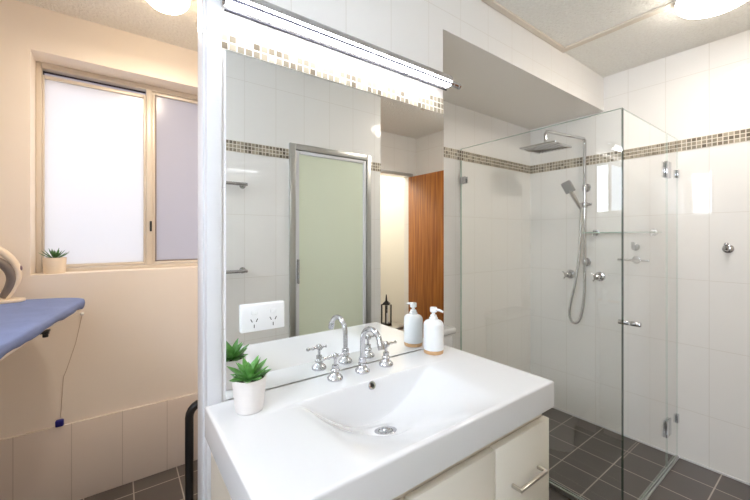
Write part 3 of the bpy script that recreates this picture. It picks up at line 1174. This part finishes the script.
def inset(k, z, wob=0):
    out = []
    for i, (x, y) in enumerate(P):
        d = Vector((x - cx0, y - cy0))
        d = d * (1 - k / max(d.length, .2))
        out.append((cx0 + d.x, cy0 + d.y, z + wob * (math.sin(i * .9) * .6 + math.sin(i * 2.3 + 1) * .4)))
    return out


m = MB()
m.rings([inset(.03, ez - .034), inset(.008, ez - .036, .005), inset(0, ez - .03, .006), inset(-.002, ez - .018, .002), inset(0, ez - .008), inset(.004, ez - .002), inset(.012, ez), inset(.05, ez + .001)])
m.obj('padded_cover', M['blue_cloth'], ib, angle=60)
m = MB()
m.rings([inset(.028, ez - .048), inset(.02, ez - .046), inset(.02, ez - .036), inset(.03, ez - .034)])
m.obj('metal_top', M['grey_white'], ib)
for s_ in (-1, 1):
    m = MB()
    xo = -.44 + s_ * .02
    m.tube([(xo - .0, 1.18 if s_ > 0 else 1.78, ez - .045), (xo, 1.80 if s_ > 0 else 1.20, .03)], .011, 14)
    yy = 1.80 if s_ > 0 else 1.20
    m.tube([(xo - .16, yy, .0125), (xo - .13, yy, .0125), (xo + .07, yy, .0125), (xo + .05, yy, .0125)][:3], .012, 14)
    m.obj('leg', M['grey_white'], ib)
m = MB()
m.cyl((-.205, 1.655, ez - .048), (-.205, 1.655, ez - .064), .008, 14, bev=.002)
m.cyl((-.205, 1.685, ez - .045), (-.205, 1.685, ez - .060), .007, 14, bev=.002)
m.box((-.225, 1.645, ez - .051), (-.196, 1.695, ez - .045), .002)
m.obj('release_knob', M['black'], ib)

ir = thing('steam_iron', (-.42, 2.17, ez + .0015), 'cream and grey steam iron standing on its heel on the ironing board', 'iron')


def uv(u, v, y=2.17):
    return (-.421 + u * .00336, y, CAM_Z - (v - 236.5) * .00436)


m = MB()
m.tube([uv(-30, 244), uv(-14, 241), uv(-3, 247), uv(8, 254), uv(16, 263), uv(19.5, 272), uv(18, 283), uv(12, 293), uv(7, 299)], [.016, .016, .0155, .015, .014, .0135, .0125, .0115, .011], 18, smooth=2)
m.obj('shell', M['iron_white'], ir)
m = MB()
m.tube([uv(-18, 258), uv(-6, 258, 2.165), uv(3, 262, 2.165), uv(11, 269, 2.165), uv(14, 278, 2.165), uv(11, 288, 2.165), uv(5, 297, 2.165)], [.015, .016, .018, .018, .017, .016, .013], 18, smooth=2)
m.obj('grip', M['iron_grey'], ir)
m = MB()
m.ball(uv(21.5, 269), .011, .5, .8, 1.25)
m.obj('button', M['iron_purple'], ir)
m = MB()
m.prism(smooth_poly([(-.55, 2.11), (-.36, 2.115), (-.333, 2.15), (-.333, 2.19), (-.36, 2.222), (-.55, 2.228)], 2), ez + .0015, ez + .013, .003)
m.obj('heel_rest', M['iron_white'], ir)
m = MB()
m.rings([[(x, 2.17 + w * math.sin(a_) * (1 if abs(math.cos(a_)) < .99 else 1), ez + .01 + h_) for x, w in [(-.475 + .055 * math.cos(a_) * k_, .055 * k_)]][0:1][0] if False else [(-.475 + .055 * k_ * math.cos(2 * PI * q / 20), 2.17 + .052 * k_ * math.sin(2 * PI * q / 20), ez + .01 + h_) for q in range(20)] for h_, k_ in ((0, 1), (.08, 1), (.16, .8), (.22, .5), (.26, .15))])
m.obj('body', M['iron_white'], ir)
m = MB()
m.rings([[(-.545 + .008 * math.cos(2 * PI * q / 16), 2.17 + w * math.sin(2 * PI * q / 16), ez + .004 + h_) for q in range(16)] for h_, w in ((0, .05), (.1, .055), (.18, .04), (.24, .02), (.27, .004))])
m.obj('soleplate', M['brushed'], ir)

pc = thing('pull_cord', (-.2, 2.268, .39), 'thin cord with a navy toggle hanging down the laundry wall', 'cord')
m = MB()
m.tube([(-.147, 2.272, .92), (-.172, 2.274, .78), (-.205, 2.275, .66), (-.218, 2.275, .62), (-.224, 2.2755, .5), (-.228, 2.273, .43)], .0013, 8)
m.obj('cord', M['cord'], pc)
m = MB()
m.ball((-.147, 2.272, .923), .008)
m.obj('wall_button', M['white_plastic'], pc)
m = MB()
m.box((-.246, 2.252, .392), (-.214, 2.274, .424), .006, 3)
m.obj('toggle', M['navy'], pc)

bf = thing('tube_frame', (.30, 1.8, 0), 'black arched tube frame standing behind the white door jamb', 'frame')
m = MB()
arch = [(.262, 1.80, .012), (.262, 1.80, .45)] + [(.312 - .05 * math.cos(a_), 1.80, .478 + .055 * math.sin(a_)) for a_ in [PI * k / 10 for k in range(11)]] + [(.362, 1.80, .45), (.362, 1.80, .012)]
m.tube(arch, .018, 16)
m.obj('arch', M['black'], bf)
for x in (.262, .362):
    m = MB()
    m.box((x - .014, 1.73, 0), (x + .014, 1.87, .024), .006)
    m.obj('foot', M['black'], bf)

# ------------------------------------------------------------------ things seen in the mirror


def towel_rail(z, label):
    t = thing('towel_rail', (.35, YO, z), label, 'towel rail', 'towel rails seen in the mirror')
    for x in (.06, .60):
        mm = MB()
        mm.cyl((x, YO, z), (x, YO + .007, z), .019, 24, bev=.002)
        mm.cyl((x, YO + .005, z), (x, YO + .078, z), .0075, 16, bev=.002)
        mm.obj('post', M['chrome'], t)
    mm = MB()
    mm.cyl((.05, YO + .07, z), (.61, YO + .07, z), .0095, 16, bev=.002)
    mm.cyl((.05, YO + .03, z + .001), (.61, YO + .03, z + .001), .006, 16, bev=.002)
    mm.obj('bar', M['chrome'], t)
    return t


towel_rail(1.616, 'upper chrome towel rail reflected in the mirror')
towel_rail(1.107, 'lower chrome towel rail reflected above the power outlet')

sx, sy = 2.15, YD + .20
st = thing('stool', (sx, sy, 0), 'small grey stool reflected low in the mirror near the timber door', 'stool')
m = MB()
m.box((sx - .11, sy - .12, .415), (sx + .11, sy + .12, .445), .008)
m.obj('seat', M['alu'], st)
for x in (sx - .09, sx + .09):
    for y in (sy - .1, sy + .1):
        m = MB()
        m.cyl((x, y, 0), (x, y, .416), .011, 12)
        m.obj('leg', M['alu'], st)
lx, lz = 2.095, .4455
ln = thing('lantern', (lx, sy, lz), 'small dark lantern on the grey stool reflected in the mirror', 'lantern')
m = MB()
m.box((lx - .038, sy - .038, lz), (lx + .038, sy + .038, lz + .025), .003)
m.obj('base', M['black'], ln)
m = MB()
for x in (lx - .032, lx + .032):
    for y in (sy - .032, sy + .032):
        m.box((x - .005, y - .005, lz + .025), (x + .005, y + .005, lz + .205))
m.obj('frame', M['black'], ln, smooth=False)
m = MB()
m.box((lx - .028, sy - .028, lz + .025), (lx + .028, sy + .028, lz + .203))
m.obj('glass', M['glass'], ln, smooth=False)
m = MB()
m.cyl((lx, sy, lz + .025), (lx, sy, lz + .12), .016, 16)
m.obj('candle', M['white_plastic'], ln)
m = MB()
m.lathe([(.05, .205), (.048, .215), (.012, .24), (.006, .30)], ln.location, n=4)
m.obj('roof', M['black'], ln, smooth=False)
